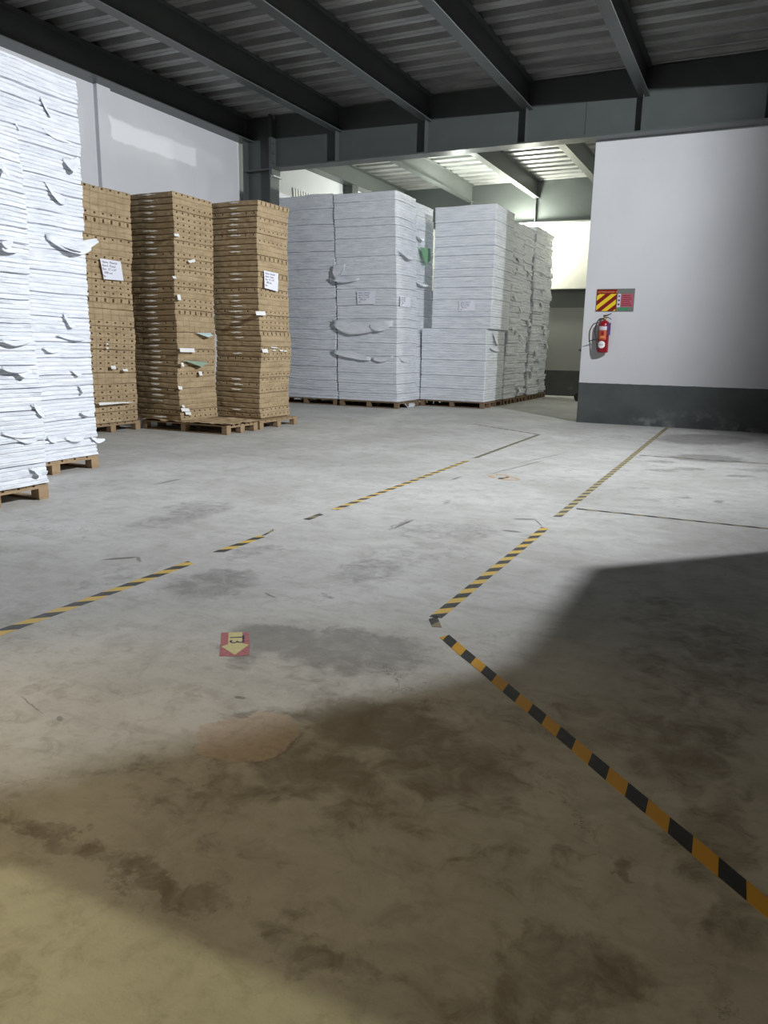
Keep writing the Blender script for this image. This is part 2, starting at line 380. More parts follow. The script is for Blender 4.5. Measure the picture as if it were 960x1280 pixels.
# ------------------------------------------------------------------ room shell
ZB, ZD, GY = 5.84, 6.33, 15.33          # purlin underside, deck underside, girder web
WX = -11.07                              # left wall face
struct(MB().box(-11.4, 9, -7, 24.6, -.2, 0).build('floor', M['floor']), 'grey stained concrete warehouse floor', 'floor')
def corrugated(y0, y1, x0, x1, name, label):
    pitch, ph = .476, 11.68
    prof = []; k = math.floor((y0-ph)/pitch)
    y = ph + k*pitch
    while y < y1:
        prof += [(y-.09, ZD+.115), (y+.09, ZD+.115), (y+.125, ZD), (y+.225, ZD), (y+.238, ZD+.02), (y+.251, ZD), (y+pitch-.125, ZD)]
        y += pitch
    prof = [p for p in prof if y0 <= p[0] <= y1]
    vs = []; fs = []
    for (y, z) in prof: vs += [(x0, y, z), (x1, y, z), (x0, y, z+.012), (x1, y, z+.012)]
    for i in range(len(prof)-1):
        a = 4*i; b_ = a+4
        fs += [(a, b_, b_+1, a+1), (a+2, a+3, b_+3, b_+2)]
    n = 4*(len(prof)-1); fs += [(0, 1, 3, 2), (n, n+2, n+3, n+1)]
    for i in range(len(prof)-1):
        a = 4*i; b_ = a+4; fs += [(a, a+2, b_+2, b_), (a+1, b_+1, b_+3, a+3)]
    return struct(mesh_obj(name, vs, fs, M['deck']), label, 'ceiling')
corrugated(-3, GY-.02, -11.3, 9, 'ceiling', 'corrugated metal roof deck over the front hall')
corrugated(GY+.02, 24.1, -11.3, 9, 'ceiling', 'corrugated metal roof deck over the lit rear bay')
struct(MB().box(-11.4, 9, -3, 24.1, ZD+.13, ZD+.3).build('trim_1', M['steel']), 'roof slab above the corrugated deck', 'roof')
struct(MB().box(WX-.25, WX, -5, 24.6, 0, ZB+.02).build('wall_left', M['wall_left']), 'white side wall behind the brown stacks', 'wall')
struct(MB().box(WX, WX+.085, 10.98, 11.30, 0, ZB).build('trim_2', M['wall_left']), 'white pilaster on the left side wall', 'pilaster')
struct(MB().box(-3.145, 9, 15.48, 15.70, 0, 5.22).build('wall_front', M['wall']), 'white partition wall with grey dado and fire extinguisher', 'wall')
struct(MB().box(WX, 9, 24.30, 24.6, 0, 3.4).build('wall_back', M['wall_far']), 'grey far wall with dark dado behind the aisle', 'wall')
struct(MB().box(WX, 9, 23.98, 24.6, 3.23, 6.3).build('wall_back', M['wall_upper']), 'bright cream upper far wall with rust streaks', 'wall')
# unseen blockers added to shape the floor shadow, and the rear wall
struct(MB().box(1.2, 1.4, -1.1, 6.20, 0, ZB+.4).build('shade_blocker', M['grey_wall']), 'unseen tall blocker right of the camera, added to shade the floor', 'wall')
struct(MB().box(1.2, 2.0, 6.20, 7.01, 0, 3.12).build('shade_blocker', M['grey_wall']), 'unseen lower blocker, added to shape the corner of the floor shadow', 'wall')
wb = MB(); wb.box(-9, -3.4, -1.1, -.95, 0, 4.6); wb.box(-3.4, 1.2, -1.1, -.95, 2.45, 4.6)
struct(wb.build('wall_rear', M['grey_wall']), 'rear wall with a wide doorway behind the camera', 'wall')

# ------------------------------------------------------------------ steelwork
def ibeam(xr, w, y0, y1, name, label, z0=ZB, z1=ZD):
    xc = xr - w/2; b_ = MB()
    b_.box(xc-w/2, xr, y0, y1, z0, z0+.018); b_.box(xc-w/2, xr, y0, y1, z1-.016, z1); b_.box(xc-.006, xc+.006, y0, y1, z0+.018, z1-.016)
    return struct(b_.build(name, M['steel']), label, 'beam')
PX = [-10.70, -8.44, -6.39, -4.33, -2.22, -.16, 1.90, 3.96, 6.02]
ordn = ['first', 'second', 'third', 'fourth', 'fifth', 'sixth', 'seventh', 'eighth', 'ninth']
for i, x in enumerate(PX):
    w = .37 if i == 0 else .185
    ibeam(x, w, -3, GY-.006, 'roof_beam', f'{ordn[i]} dark steel roof beam from the left wall, front hall')
for i, x in enumerate(PX[:6]):
    w = .30 if i == 0 else .185
    ibeam(x, w, GY+.006, 23.85, 'roof_beam', f'{ordn[i]} steel roof beam from the left wall, lit rear bay')
g = MB()
g.box(-10.15, 9, GY-.175, GY+.175, 5.22, 5.248); g.box(-10.15, 9, GY-.004, GY+.004, 5.248, 6.32)
struct(g.build('girder', M['steel']), 'deep steel girder spanning across above the white wall', 'beam')
for i, x in enumerate(PX[1:], 1):
    xc = x-.0925
    struct(MB().box(xc-.006, xc+.006, GY-.165, GY-.004, 5.248, ZB).build('stiffener_plate', M['steel']), f'upright stiffener plate on girder under the {ordn[i]} roof beam', 'plate')
struct(MB().box(-3.33, -3.322, GY-.014, GY-.004, 5.248, 6.3).build('web_splice', M['steel']), 'thin vertical weld seam on the girder web', 'plate')
g = MB(); g.box(WX, 9, 23.82, 23.83, 5.15, ZD); g.box(WX, 9, 23.70, 23.95, 5.13, 5.15)
for x in (-8.53, -6.48, -4.42): g.box(x-.01, x+.01, 23.72, 23.82, 5.15, ZB)
struct(g.build('girder', M['steel']), 'steel girder along the far wall of the rear bay', 'beam')
# column at the end of the girder
c = MB()
c.box(-10.20, -10.17, GY-.175, GY+.175, 0, 5.22); c.box(-10.90, -10.87, GY-.175, GY+.175, 0, ZD)
c.box(-10.87, -10.20, GY-.008, GY+.008, 0, ZD); c.box(-10.20, -10.17, GY-.175, GY+.175, 5.22, ZD)
c.box(-10.90, -10.17, GY-.17, GY+.17, 5.20, 5.225)
col_o = struct(c.build('steel_column', M['steel']), 'grey steel column behind the brown stacks', 'column')
e = MB().box(-10.17, -10.135, GY-.17, GY+.17, 5.10, 6.25).build('end_plate', M['steel']); child(e, col_o)
for z in (5.35, 5.55, 5.75):
    for y in (GY-.12,):
        bb = MB().box(-10.137, -10.105, y-.025, y+.025, z-.025, z+.025, .006).build('bolt', M['steel']); child(bb, col_o)
bk = MB().box(-10.17, -10.09, GY-.16, GY+.19, 5.055, 5.085).build('seat_bracket', M['plate']); child(bk, col_o); bk['label'] = 'bright galvanised seat bracket'
struct(MB().box(-11.05, -10.78, 20.15, 20.5, 0, ZB).build('steel_column', M['steel']), 'grey column against the side wall of the rear bay', 'column')

# wall vent in the rear bay
vt = empty('wall_vent', (WX, 18.0, 5.30)); tag(vt, 'white slatted vent high on the side wall above white stacks', 'vent')
MB().box(WX, WX+.03, 17.45, 18.5, 4.95, 5.02).build('sill', M['sign_yellow'], vt)
fr = MB()
for k in range(8): fr.slab([(WX, 17.5+.125*k, 5.06), (WX, 17.56+.125*k, 5.06), (WX, 17.53+.125*k, 5.30), (WX, 17.47+.125*k, 5.30)], (.035, 0, 0))
fr.build('slats', M['scrap'], vt)

# ------------------------------------------------------------------ hazard tape on the floor
def tape(p0, p1, w, mat, label, group, ragged=True, phase=0., name='hazard_tape'):
    p0 = Vector((*p0, 0)); p1 = Vector((*p1, 0)); t = (p1-p0); L = t.length; t.normalize(); nrm = Vector((-t.y, t.x, 0))
    n = max(3, int(L/.12)); vs = []; fs = []; uvs = []
    for i in range(n+1):
        u = L*i/n; a = -w/2 + R.uniform(-.002, .002); b_ = w/2 + R.uniform(-.002, .002)
        ua = u + (R.uniform(0, .05) if ragged and i == 0 else 0) - (R.uniform(0, .05) if ragged and i == n else 0)
        for (uu, vv, z) in ((ua, a, .0002), (u, b_, .0002), (ua, a, .0016), (u, b_, .0016)):
            vs.append(p0 + t*uu + nrm*vv + Vector((0, 0, z))); uvs.append((uu+phase, vv))
    for i in range(n):
        a = 4*i; b_ = a+4
        fs += [(a+2, b_+2, b_+3, a+3), (a, a+1, b_+1, b_), (a, b_, b_+2, a+2), (a+1, a+3, b_+3, b_+1)]
    fs += [(0, 2, 3, 1), (4*n, 4*n+1, 4*n+3, 4*n+2)]
    o = mesh_obj(name, vs, fs, mat)
    me = o.data; ul = me.uv_layers.new(name='UVMap')
    for lp in me.loops: ul.data[lp.index].uv = uvs[lp.vertex_index]
    return tag(o, label, 'floor tape', group)
GT = 'hazard tape lines on the floor'
def vline(X, y0, y1, w, mat, label, ph=0., rg=True): return tape((X, y0), (X, y1), w, mat, label, GT, rg, ph)
vline(-3.198, 1.2, 3.80, .074, M['tape'], 'bold black and yellow tape running in from the left edge', .006)
vline(-3.20, 4.06, 4.62, .066, M['tape'], 'short tape strip next along beyond the bold left strip', .0)
tape((-3.20, 4.60), (-3.24, 4.83), .022, M['tape_dark'], 'curled narrow torn tape end beyond the short left strip', GT)
vline(-3.205, 5.24, 5.50, .058, M['tape_dark'], 'smallest torn tape scrap in the left line', .03)
vline(-3.20, 5.70, 9.18, .066, M['tape'], 'long thin tape strip in the middle of the floor', .1)
vline(-3.20, 9.42, 12.80, .060, M['tape_dark'], 'far dark tape strip ending before the rear bay', .1)
tape((-3.23, 12.78), (-4.74, 13.84), .05, M['tape_dark'], 'faint dark tape angling back towards the white rear stacks', GT)
vline(-1.395, 3.58, 5.96, .068, M['tape_faded'] if False else M['tape'], 'striped tape strip leading up from the bend', .03)
vline(-1.405, 6.40, 10.9, .068, M['tape_faded'], 'faded striped tape running towards the white wall', .0)
vline(-1.410, 10.9, 15.44, .072, M['tape_faded'], 'dull worn tape reaching the grey dado of white wall', .05)
tape((-1.34, 6.85), (1.9, 6.854), .05, M['tape_dark'], 'nearer thin tape crossing to the right edge', GT)
tape((-1.34, 10.97), (2.5, 11.19), .05, M['tape_dark'], 'farther faint tape crossing to the right below the wall', GT)
tape((-1.262, 3.362), (1.14, 1.053), .061, M['tape_fresh'], 'bold fresh tape running diagonally to the bottom right', GT, True, .175)
tape((-1.415, 3.59), (-1.33, 3.45), .05, M['tape_dark'], 'small folded grey tape scrap at the bend', GT)

# floor arrow sticker
def flat_poly(name, pts, z0, h, mat, parent=None):
    o = MB().slab([(x, y, z0) for x, y in pts], (0, 0, h)).build(name, mat)
    if parent: child(o, parent)
    return o
st = empty('floor_sticker', (-2.106, 2.79, 0)); tag(st, 'small red floor sticker with yellow arrow on the concrete', 'sticker')
def lp(a, b_):   # sticker plane: a across 0..1 left-right, b 0..1 top-bottom
    A = Vector((-2.254, 2.871)); Bv = Vector((-2.136, 2.947)); D = Vector((-2.076, 2.627))
    q = A + (Bv-A)*a + (D-A)*b_; return (q.x, q.y)
flat_poly('backing', [lp(.02, 0), lp(.98, .02), lp(1, .55), lp(.97, .98), lp(.5, 1.0), lp(0, .98), lp(.03, .5)], .0003, .0009, M['stk_red'], st)
flat_poly('arrow', [lp(.27, .01), lp(.75, .01), lp(.75, .50), lp(.97, .56), lp(.5, .96), lp(.05, .60), lp(.27, .52)], .0013, .0004, M['stk_yellow'], st)
_d = Vector((-2.076+2.254, 2.627-2.871, 0)).normalized(); _r = Vector((.118, .076, 0)).normalized()
tx = text_obj('lettering', 'T3', .10, (*lp(.33, .14), .0019), _d, _r, M['ink'], st)
rem = MB()
for (cx_, cy_, r_) in ((-2.47, 8.20, .14), (-2.33, 8.12, .12)):
    n = 18; pts = []
    for k in range(n):
        a = 2*math.pi*k/n; rr = r_*(1+.3*noise.noise(Vector((cx_*9+math.cos(a), cy_+math.sin(a), 2)))) ; pts.append((cx_+rr*math.cos(a), cy_+rr*math.sin(a)*1.1))
    inn = [(cx_+(x-cx_)*.55, cy_+(y-cy_)*.55) for x, y in pts]
    for k in range(n):
        if (k+int(cx_*100)) % 6 == 0: continue
        k2 = (k+1) % n
        rem.slab([(*pts[k], .0003), (*pts[k2], .0003), (*inn[k2], .0003), (*inn[k], .0003)], (0, 0, .0008))
tag(rem.build('sticker_remnant', M['stk_remnant']), 'worn tan remnants of floor stickers between the tape lines', 'sticker')

# ------------------------------------------------------------------ pallets
def pallet(x0, x1, y0, y1, label, mat, zt=.145, group='wooden pallets', nb=3):
    root = empty('pallet', ((x0+x1)/2, (y0+y1)/2, 0)); tag(root, label, 'pallet', group)
    d = MB(); n = 7; w = (y1-y0)/n
    for i in range(n): d.box(x0, x1, y0+w*i+.012*(i > 0), y0+w*(i+1)-.012*(i < n-1), zt-.02, zt, .003)
    for i in range(3):
        xx = x0+(x1-x0-.1)*i/2; d.box(xx, xx+.1, y0, y1, zt-.04, zt-.0205)
    d.build('deck', mat, root)
    for i in range(3):
        for j in range(nb):
            bx = x0+(x1-x0-.1)*i/2; by = y0+(y1-y0-.11)*j/(nb-1)
            MB().box(bx, bx+.1, by, by+.11, .018, zt-.0405, .004).build('block', mat, root)
    for j in range(nb):
        by = y0+(y1-y0-.11)*j/(nb-1)
        MB().box(x0, x1, by+.003, by+.107, 0, .0175, .003).build('runner', mat, root)
    return root

# ------------------------------------------------------------------ stacks
def nz(*a): return noise.noise(Vector(a))
def perim(hx, hy, res, rnd=.02):
    """points (x, y, nx, ny) counter-clockwise around a rectangle with slightly rounded corners"""
    pts = []
    def side(p, q, n_, L):
        k = max(2, int(L/res))
        for i in range(k+1):
            t = i/k; pts.append((p[0]+(q[0]-p[0])*t, p[1]+(q[1]-p[1])*t, *n_))
    r_ = rnd
    side((hx, -hy+r_), (hx, hy-r_), (1, 0), 2*hy); side((hx-r_, hy), (-hx+r_, hy), (0, 1), 4*hx)
    side((-hx, hy-r_), (-hx, -hy+r_), (-1, 0), 4*hy); side((-hx+r_, -hy), (hx-r_, -hy), (0, -1), 2*hx)
    return pts
def rings_mesh(name, rings, mat, parent=None):
    n = len(rings[0]); vs = [p for r_ in rings for p in r_]; fs = []
    for k in range(len(rings)-1):
        for i in range(n):
            j = (i+1) % n; fs.append((k*n+i, k*n+j, (k+1)*n+j, (k+1)*n+i))
    fs.append(tuple(range(n-1, -1, -1))); fs.append(tuple(range((len(rings)-1)*n, len(rings)*n)))
    return mesh_obj(name, vs, fs, mat, parent)

NTH = ['topmost', 'second', 'third', 'fourth', 'fifth', 'sixth', 'seventh', 'eighth', 'ninth', 'tenth', 'eleventh', 'twelfth', 'thirteenth', 'fourteenth', 'fifteenth',
       'sixteenth', 'seventeenth', 'eighteenth', 'nineteenth', 'twentieth', 'twenty-first', 'twenty-second', 'twenty-third', 'twenty-fourth', 'twenty-fifth']
def nth(i): return 'topmost' if i == 0 else NTH[i] + ' from top'

class Stack:
    pass
def white_stack(x0, x1, y0, y1, z0, z1, seed, where, group, packs, res=.05, jit=.010, lean=(0, 0), wave=.012, sub=.045, step=None, rag=1.):
    rg = random.Random(seed); S = Stack(); S.packs = []
    cx_, cy_ = (x0+x1)/2, (y0+y1)/2; hx, hy = (x1-x0)/2, (y1-y0)/2
    ws = [rg.uniform(.6, 1.5) for _ in range(packs)]; tot = sum(ws); zs = [z0]
    for w in ws: zs.append(zs[-1]+(z1-z0)*w/tot)
    if step:
        k = min(range(1, packs), key=lambda i: abs(zs[i]-step[0])); zs[k] = step[0]
    def wv(x, y, z):
        f = min(1, max(0, (z-z0)/.4))
        return f*wave*(nz(x*1.1+seed, y*1.1, z*.6) + .5*nz(x*3+seed, y*3, z*1.5))
    for i in range(packs):
        a, b_ = zs[i], zs[i+1]; fz = ((a+b_)/2-z0)/(z1-z0)
        ox = lean[0]*fz + .035*rag*nz(seed, fz*3.1, .2) + rg.uniform(-.007, .007)*rag
        oy = lean[1]*fz + .02*rag*nz(seed, fz*3.7, 5.2) + rg.uniform(-.006, .006)*rag
        X0, X1 = -hx, hx
        if step and a >= step[0]-.001: X0 = -hx + step[1]; X1 = hx + step[2]
        mx, hxx = (X0+X1)/2, (X1-X0)/2
        pr = perim(hxx, hy, res); nl = max(1, round((b_-a)/sub)); rings = []
        lz = [a + (b_-a)*k/nl for k in range(nl+1)]
        def ring(z, off, kk):
            out = []
            for (px, py, nx, ny) in pr:
                o_ = off + jit*(.9*nz(px*2.2+seed*3, py*2.2, z*26) + .6*nz(px*9+seed, py*9, z*34) + .45*nz(px*1.3, py*1.3+seed, kk*7.7))
                X = cx_+mx+ox+px+nx*o_; Y = cy_+oy+py+ny*o_
                out.append((X, Y, z + wv(X, Y, z)))
            return out
        for k in range(nl):
            p, q = lz[k], lz[k+1]; h = q-p; lo = rg.uniform(-.6, .6)*jit*rag
            deep = .030 if k == 0 else .010
            rings.append(ring(p+(.001 if k == 0 else 0), lo-deep, i*31+k))
            rings.append(ring(p+h*.22, lo, i*31+k)); rings.append(ring(q-h*.2, lo, i*31+k))
        rings.append(ring(b_-.001, -.018, i*31+nl))
        o = rings_mesh('paper_pack', rings, M['paper'])
        o.location = (0, 0, 0)
        tag(o, f'white board pack, {nth(packs-1-i)} of {where}', 'paper pack', group)
        S.packs.append((o, a, b_))
    S.cx, S.cy, S.hx, S.hy = cx_, cy_, hx, hy
    def at(z): return min(S.packs, key=lambda t: abs((t[1]+t[2])/2-z))[0]
    S.at = at
    return S

def brown_stack(x0, x1, y0, y1, z0, z1, seed, where, group, bundles, lean=(0, 0), cols=7):
    rg = random.Random(seed); S = Stack(); S.packs = []
    cx_, cy_ = (x0+x1)/2, (y0+y1)/2; hx, hy = (x1-x0)/2, (y1-y0)/2
    nl_tot = max(bundles*2, round((z1-z0)/.088)); cnt = [nl_tot//bundles]*bundles
    for i in range(nl_tot - sum(cnt)): cnt[i] += 1
    rg.shuffle(cnt)
    for _ in range(4):
        i, j = rg.sample(range(bundles), 2)
        if cnt[i] > 2: cnt[i] -= 1; cnt[j] += 1
    lh = (z1-z0)/nl_tot; z = z0
    def wv(X, Y, zz):
        f = min(1, max(0, (zz-z0)/.4)); return f*.016*(nz(X*1.2+seed, Y*1.2, zz*.8)+.4*nz(X*4+seed, Y*4, zz*2))
    def drift(zz):
        return (.045*nz(seed*1.7, zz*1.1, 3.)+.018*nz(seed, zz*4.5, 1.), .03*nz(seed*2.3, zz*1.2, 8.)+.012*nz(seed, zz*5, 4.))
    for bi in range(bundles):
        n = cnt[bi]; a = z; b_ = z + n*lh; rings = []; style = rg.choice(['dot', 'dot', 'none', 'slot', 'dot2'])
        # side points: +X side with columns, then plain sides
        colw = 2*hy/cols; sidepts = []
        for c_ in range(cols):
            yb = -hy + c_*colw; hw = .040; h0 = colw*.5-hw/2
            for k, (off, kind) in enumerate(((.004, 'g'), (.020, 'o'), (h0, 'o'), (h0+.005, 'h'), (h0+hw-.005, 'h'), (h0+hw, 'o'), (colw-.014, 'o'))):
                sidepts.append((hx, yb+off, 1, 0, kind))
        sidepts.append((hx, hy-.006, 1, 0, 'o'))
        other = [(hx-.02-(2*hx-.04)*k/4, hy, 0, 1, 'o') for k in range(5)] + [(-hx, hy-.02-(2*hy-.04)*k/4, -1, 0, 'o') for k in range(5)]
        fr_ = []; cw2 = 2*hx/6
        for c_ in range(6):
            xb = -hx + c_*cw2; h0 = cw2*.5-.018
            for off, kind in ((.004, 'o'), (h0, 'o'), (h0+.005, 'f'), (h0+.031, 'f'), (h0+.036, 'o'), (cw2-.012, 'o')): fr_.append((xb+off, -hy, 0, -1, kind))
        pts = sidepts + other + fr_
        for l in range(n):
            p = a + l*lh; q = p+lh
            hole = {'none': 0, 'dot': (l == n-1 or l == 0), 'dot2': 1, 'slot': (l == n-1)*2}[style]
            if rg.random() < .1: hole = 1
            hh = .026 if hole < 2 else .056; hz = p + lh*(.5 if hole == 2 else .68)
            lo = rg.uniform(-.004, .004); fhole = rg.random() < .22
            gd = .020 if l == 0 else .009
            zl = [(p+.001, -gd, 0), (p+.010, 0, 0), (hz-hh/2, .004, 0), (hz-hh/2+.004, .004, 1), (hz+hh/2-.004, .004, 1), (min(hz+hh/2, q-.014), .004, 0), (q-.010, .001, 0)]
            for (zz, off, inh) in zl:
                dx, dy = drift(zz); fz = (zz-z0)/(z1-z0); out = []
                shear = .5*(zz-p)
                for (px, py, nx, ny, kd) in pts:
                    o_ = lo + off
                    if kd == 'g' and nx: o_ -= .013
                    if kd == 'h' and inh and hole: o_ -= .06
                    if kd == 'f' and inh and fhole: o_ -= .05
                    if ny == -1: o_ += (-.012 if off < 0 else .006)
                    o_ += .007*nz(px*3+seed, py*5, zz*9)+.004*nz(px*11, py*11+seed, zz*22)
                    X = cx_+px+nx*o_+dx+lean[0]*fz; Y = cy_+py+ny*o_+dy+lean[1]*fz
                    out.append((X, Y, zz+wv(X, Y, zz)))
                rings.append(out)
        zz = b_-.001; dx, dy = drift(zz); fz = (zz-z0)/(z1-z0)
        rings.append([(cx_+px-nx*.018+dx+lean[0]*fz, cy_+py-ny*.018+dy+lean[1]*fz, zz+wv(cx_+px, cy_+py, zz)) for (px, py, nx, ny, kd) in pts])
        o = rings_mesh('cardboard_bundle', rings, M['board'])
        tag(o, f'brown perforated board bundle, {nth(bundles-1-bi)} of {where}', 'cardboard bundle', group)
        S.packs.append((o, a, b_))
        # strapping film round the middle of the end face, bright where it crosses each layer
        if rg.random() < .72:
            for l in range(n):
                if rg.random() < .12: continue
                sb = MB()
                zz = a + (l+.62)*lh; dx, dy = drift(zz); fz = (zz-z0)/(z1-z0); w_ = rg.uniform(.09, .15); xc = cx_+dx+lean[0]*fz+rg.uniform(-.03, .03); k = 8; top = []; bot = []
                yy = cy_-hy+dy+lean[1]*fz-.018
                for t in range(k+1):
                    xx = xc-w_+2*w_*t/k; zw = zz + wv(xx, yy, zz) + .007*nz(xx*20, zz*9, 1.); th = (.006+.012*abs(nz(xx*13, zz*7, seed)))*(.35+math.sin(math.pi*t/k))
                    yb = yy - .008*math.sin(math.pi*t/k)
                    top.append(sb.bm.verts.new((xx, yb+.008, zw+th))); bot.append(sb.bm.verts.new((xx, yb, zw-th)))
                for t in range(k): sb.bm.faces.new((bot[t], bot[t+1], top[t+1], top[t]))
                s_ = sb.build('strap_band', M['strap']); child(s_, o); s_['label'] = 'shiny pale strapping band'
        z = b_
    S.cx, S.cy, S.hx, S.hy = cx_, cy_, hx, hy; S.drift = drift
    S.at = lambda zz: next((t[0] for t in S.packs if t[1] <= zz < t[2]), S.packs[-1][0])
    return S

G1, G2 = 'packs in the white front stacks', 'packs in the white rear stacks'
W1 = white_stack(-6.72, -5.66, 3.72, 4.82, .145, 3.07, 11, 'the white stack cut by the left edge', G1, 15, .045, .012, (-.05, 0), .016, .04)
W2 = white_stack(-7.74, -6.64, 5.16, 6.36, .145, 4.03, 12, 'the tall white stack beside brown boards', G1, 20, .045, .012, (.02, 0), .018, .04)
GB = 'bundles in the brown stacks'
B1 = brown_stack(-10.05, -9.07, 8.42, 9.58, .15, 3.64, 21, 'the brown stack next to white front packs', GB, 12, (.06, -.03))
B2 = brown_stack(-9.36, -8.41, 9.85, 10.80, .15, 3.70, 22, 'the middle brown stack', GB, 12)
B3 = brown_stack(-8.56, -7.61, 10.98, 11.88, .15, 3.72, 23, 'the brown stack nearest the steel column', GB, 13)
C1 = white_stack(-10.85, -9.03, 16.245, 17.6, .145, 4.84, 31, 'the white stack nearest the column', G2, 15, .08, .011, (-.15, 0), .035, .06)
C2 = white_stack(-9.01, -7.43, 16.22, 17.36, .145, 4.80, 32, 'the torn white stack right of the column', G2, 16, .07, .009, (-.16, 0), .022, .06, rag=.7)
C2b = white_stack(-8.95, -7.455, 17.40, 18.45, .145, 4.74, 33, 'the white stack bearing the green paper', G2, 14, .08, .009, (-.15, 0), .02, .06, rag=.7)
C3 = white_stack(-7.445, -5.78, 17.55, 19.0, .145, 4.62, 34, 'the stepped white stack at aisle corner', G2, 15, .07, .008, (0, 0), .012, .06, step=(1.86, .26, .10), rag=.5)
C4 = []
for k, w in enumerate(('the first white stack along rear aisle', 'the second white stack along rear aisle', 'the third white stack along rear aisle', 'the farthest white stack along rear aisle')):
    y0 = 19.06+1.10*k
    C4.append(white_stack(-7.38, (-5.74, -5.80, -5.72, -5.79)[k], y0, y0+1.05, .145, (4.50, 4.56, 4.66, 4.70)[k], 41+k, w, G2, 14, .07, .026, (.02, 0), .02, .07, rag=2.2))
pallet(-6.74, -5.68, 3.72, 4.82, 'wooden pallet under the white stack cut by the left edge', M['wood'])
pallet(-7.74, -6.65, 5.16, 6.36, 'wooden pallet under the tall white stack beside brown boards', M['wood'])
pallet(-10.1, -9.10, 8.45, 9.64, 'wooden pallet under the brown stack next to white front packs', M['wood'])
pallet(-9.14, -7.40, 9.72, 10.56, 'long wooden pallet under the middle brown stack', M['wood'])
pallet(-8.56, -7.44, 10.68, 11.86, 'wooden pallet under the brown stack nearest the steel column', M['wood'])
pallet(-10.85, -9.08, 16.26, 17.6, 'dark pallet under the white stack nearest the column', M['wood_dark'])
pallet(-8.96, -7.42, 16.2, 17.36, 'dark pallet under the torn white stack right of the column', M['wood_dark'])
pallet(-8.95, -7.44, 17.42, 18.45, 'dark pallet under the white stack bearing the green paper', M['wood_dark'])
pallet(-7.42, -5.78, 17.53, 19.0, 'dark pallet under the stepped white stack at aisle corner', M['wood_dark'], nb=4)
for k, w in enumerate(('first', 'second', 'third', 'farthest')):
    y0 = 19.06+1.10*k; pallet(-7.38, -5.76, y0, y0+1.05, f'dark pallet under the {w} white stack along rear aisle', M['wood_dark'], nb=4)

# crumpled brown sheet over the free end of the long pallet
vs = []; fs = []; nx_, ny_ = 30, 22
for j in range(ny_+1):
    for i in range(nx_+1):
        x = -9.16 + 1.80*i/nx_; y = 9.69 + .9*j/ny_
        under = x < -8.36 and y > 9.80
        z = .152 + (0 if under else .05*abs(nz(x*5, y*5, 1.)) + .022*abs(nz(x*13, y*13, 3.)))
        if i == nx_ or j == 0: z -= .012*abs(nz(x*9, y*9, 2))
        if under: z = .1465
        vs.append((x+.02*nz(x*6, y*6, 7.)*(i in (0, nx_)), y+.03*nz(x*7, y*3, 9.)*(j == 0), z))
for j in range(ny_):
    for i in range(nx_):
        a = j*(nx_+1)+i; fs.append((a, a+1, a+nx_+2, a+nx_+1))
sh = mesh_obj('crumpled_sheet', vs, fs, M['board'])
so = sh.modifiers.new('thick', 'SOLIDIFY'); so.thickness = .004; so.offset = 1
tag(sh, 'crumpled brown sheet lying over the free end of the long pallet', 'packing sheet')

# ------------------------------------------------------------------ labels, scraps, torn wrappers
def frame_for(face):
    """outward normal, horizontal axis (left to right seen from outside), for a face"""
    return (Vector((1, 0, 0)), Vector((0, 1, 0))) if face == 'X' else (Vector((0, -1, 0)), Vector((1, 0, 0)))
def surf(S, face, px, py, plane=None):
    if face == 'X': return pX(px, py, plane)
    return pY(px, py, plane)
TXT = 'Name : Material\nBoard : Fluted\nSize : 12" x 24"\n  1000 nos\nNo. :'
def paper_label(S, face, plane, quad, label, text=True, out=.012, tsize=None, mat='label'):
    nrm, ax = frame_for(face); P4 = [surf(S, face, x, y, plane) + nrm*out for x, y in quad]
    c = sum(P4, Vector())/4
    o = MB().slab(P4, nrm*.0015).build('paper_label', M[mat]); child(o, S.at(c.z)); o['label'] = label
    if text:
        xd = (P4[1]-P4[0]); yd = (P4[0]-P4[3]); w, h = xd.length, yd.length
        yd = (yd - xd*(yd.dot(xd)/xd.dot(xd)))
        org = P4[0] + xd*.09 - yd*.19 + nrm*.0025
        text_obj('print', TXT, h*.155, org, xd, yd, M['ink'], o, 1.1)
    return o
def flap(S, face, plane, p_edge, depth, mat, name, label=None, out=.01, curl=.05, n=6, drop=(0, -1)):
    """torn sheet: p_edge = pixel polyline of the attached edge; the free edge hangs by depth (m) and curls outward"""
    nrm, ax = frame_for(face); E = [surf(S, face, x, y, plane) + nrm*out for x, y in p_edge]
    pts = []
    m_ = 8
    for i in range(m_+1):
        t = i/m_*(len(E)-1); k = min(int(t), len(E)-2); p = E[k].lerp(E[k+1], t-k); pts.append(p)
    vs = []; fs = []
    dv = ax*drop[0] + Vector((0, 0, 1))*drop[1]
    for j in range(n+1):
        s = j/n
        for i, p in enumerate(pts):
            w = math.sin(math.pi*min(1, max(0, .12+.76*i/m_)))
            vs.append(p + dv*(depth*s*w) + nrm*(curl*s*s*w*(.7+.6*nz(p.y*9, p.x*7, s*3+plane)) + .008*nz(p.x*20, p.y*20, s*6)))
    for j in range(n):
        for i in range(m_):
            a = j*(m_+1)+i; fs.append((a, a+1, a+m_+2, a+m_+1))
    o = mesh_obj(name, vs, fs, M[mat], None, True); so = o.modifiers.new('thick', 'SOLIDIFY'); so.thickness = .0016
    child(o, S.at(sum(E, Vector()).z/len(E)))
    if label: o['label'] = label
    return o
XW1, XW2 = -5.66, -6.64
paper_label(B1, 'X', -9.03, [(123, 323), (149, 327), (152.5, 351), (128, 349)], 'white label with printed lines', out=.03)
paper_label(B3, 'X', -7.61, [(328, 338), (346, 342), (345.5, 364.5), (329, 360)], 'white label with printed lines', out=.03)
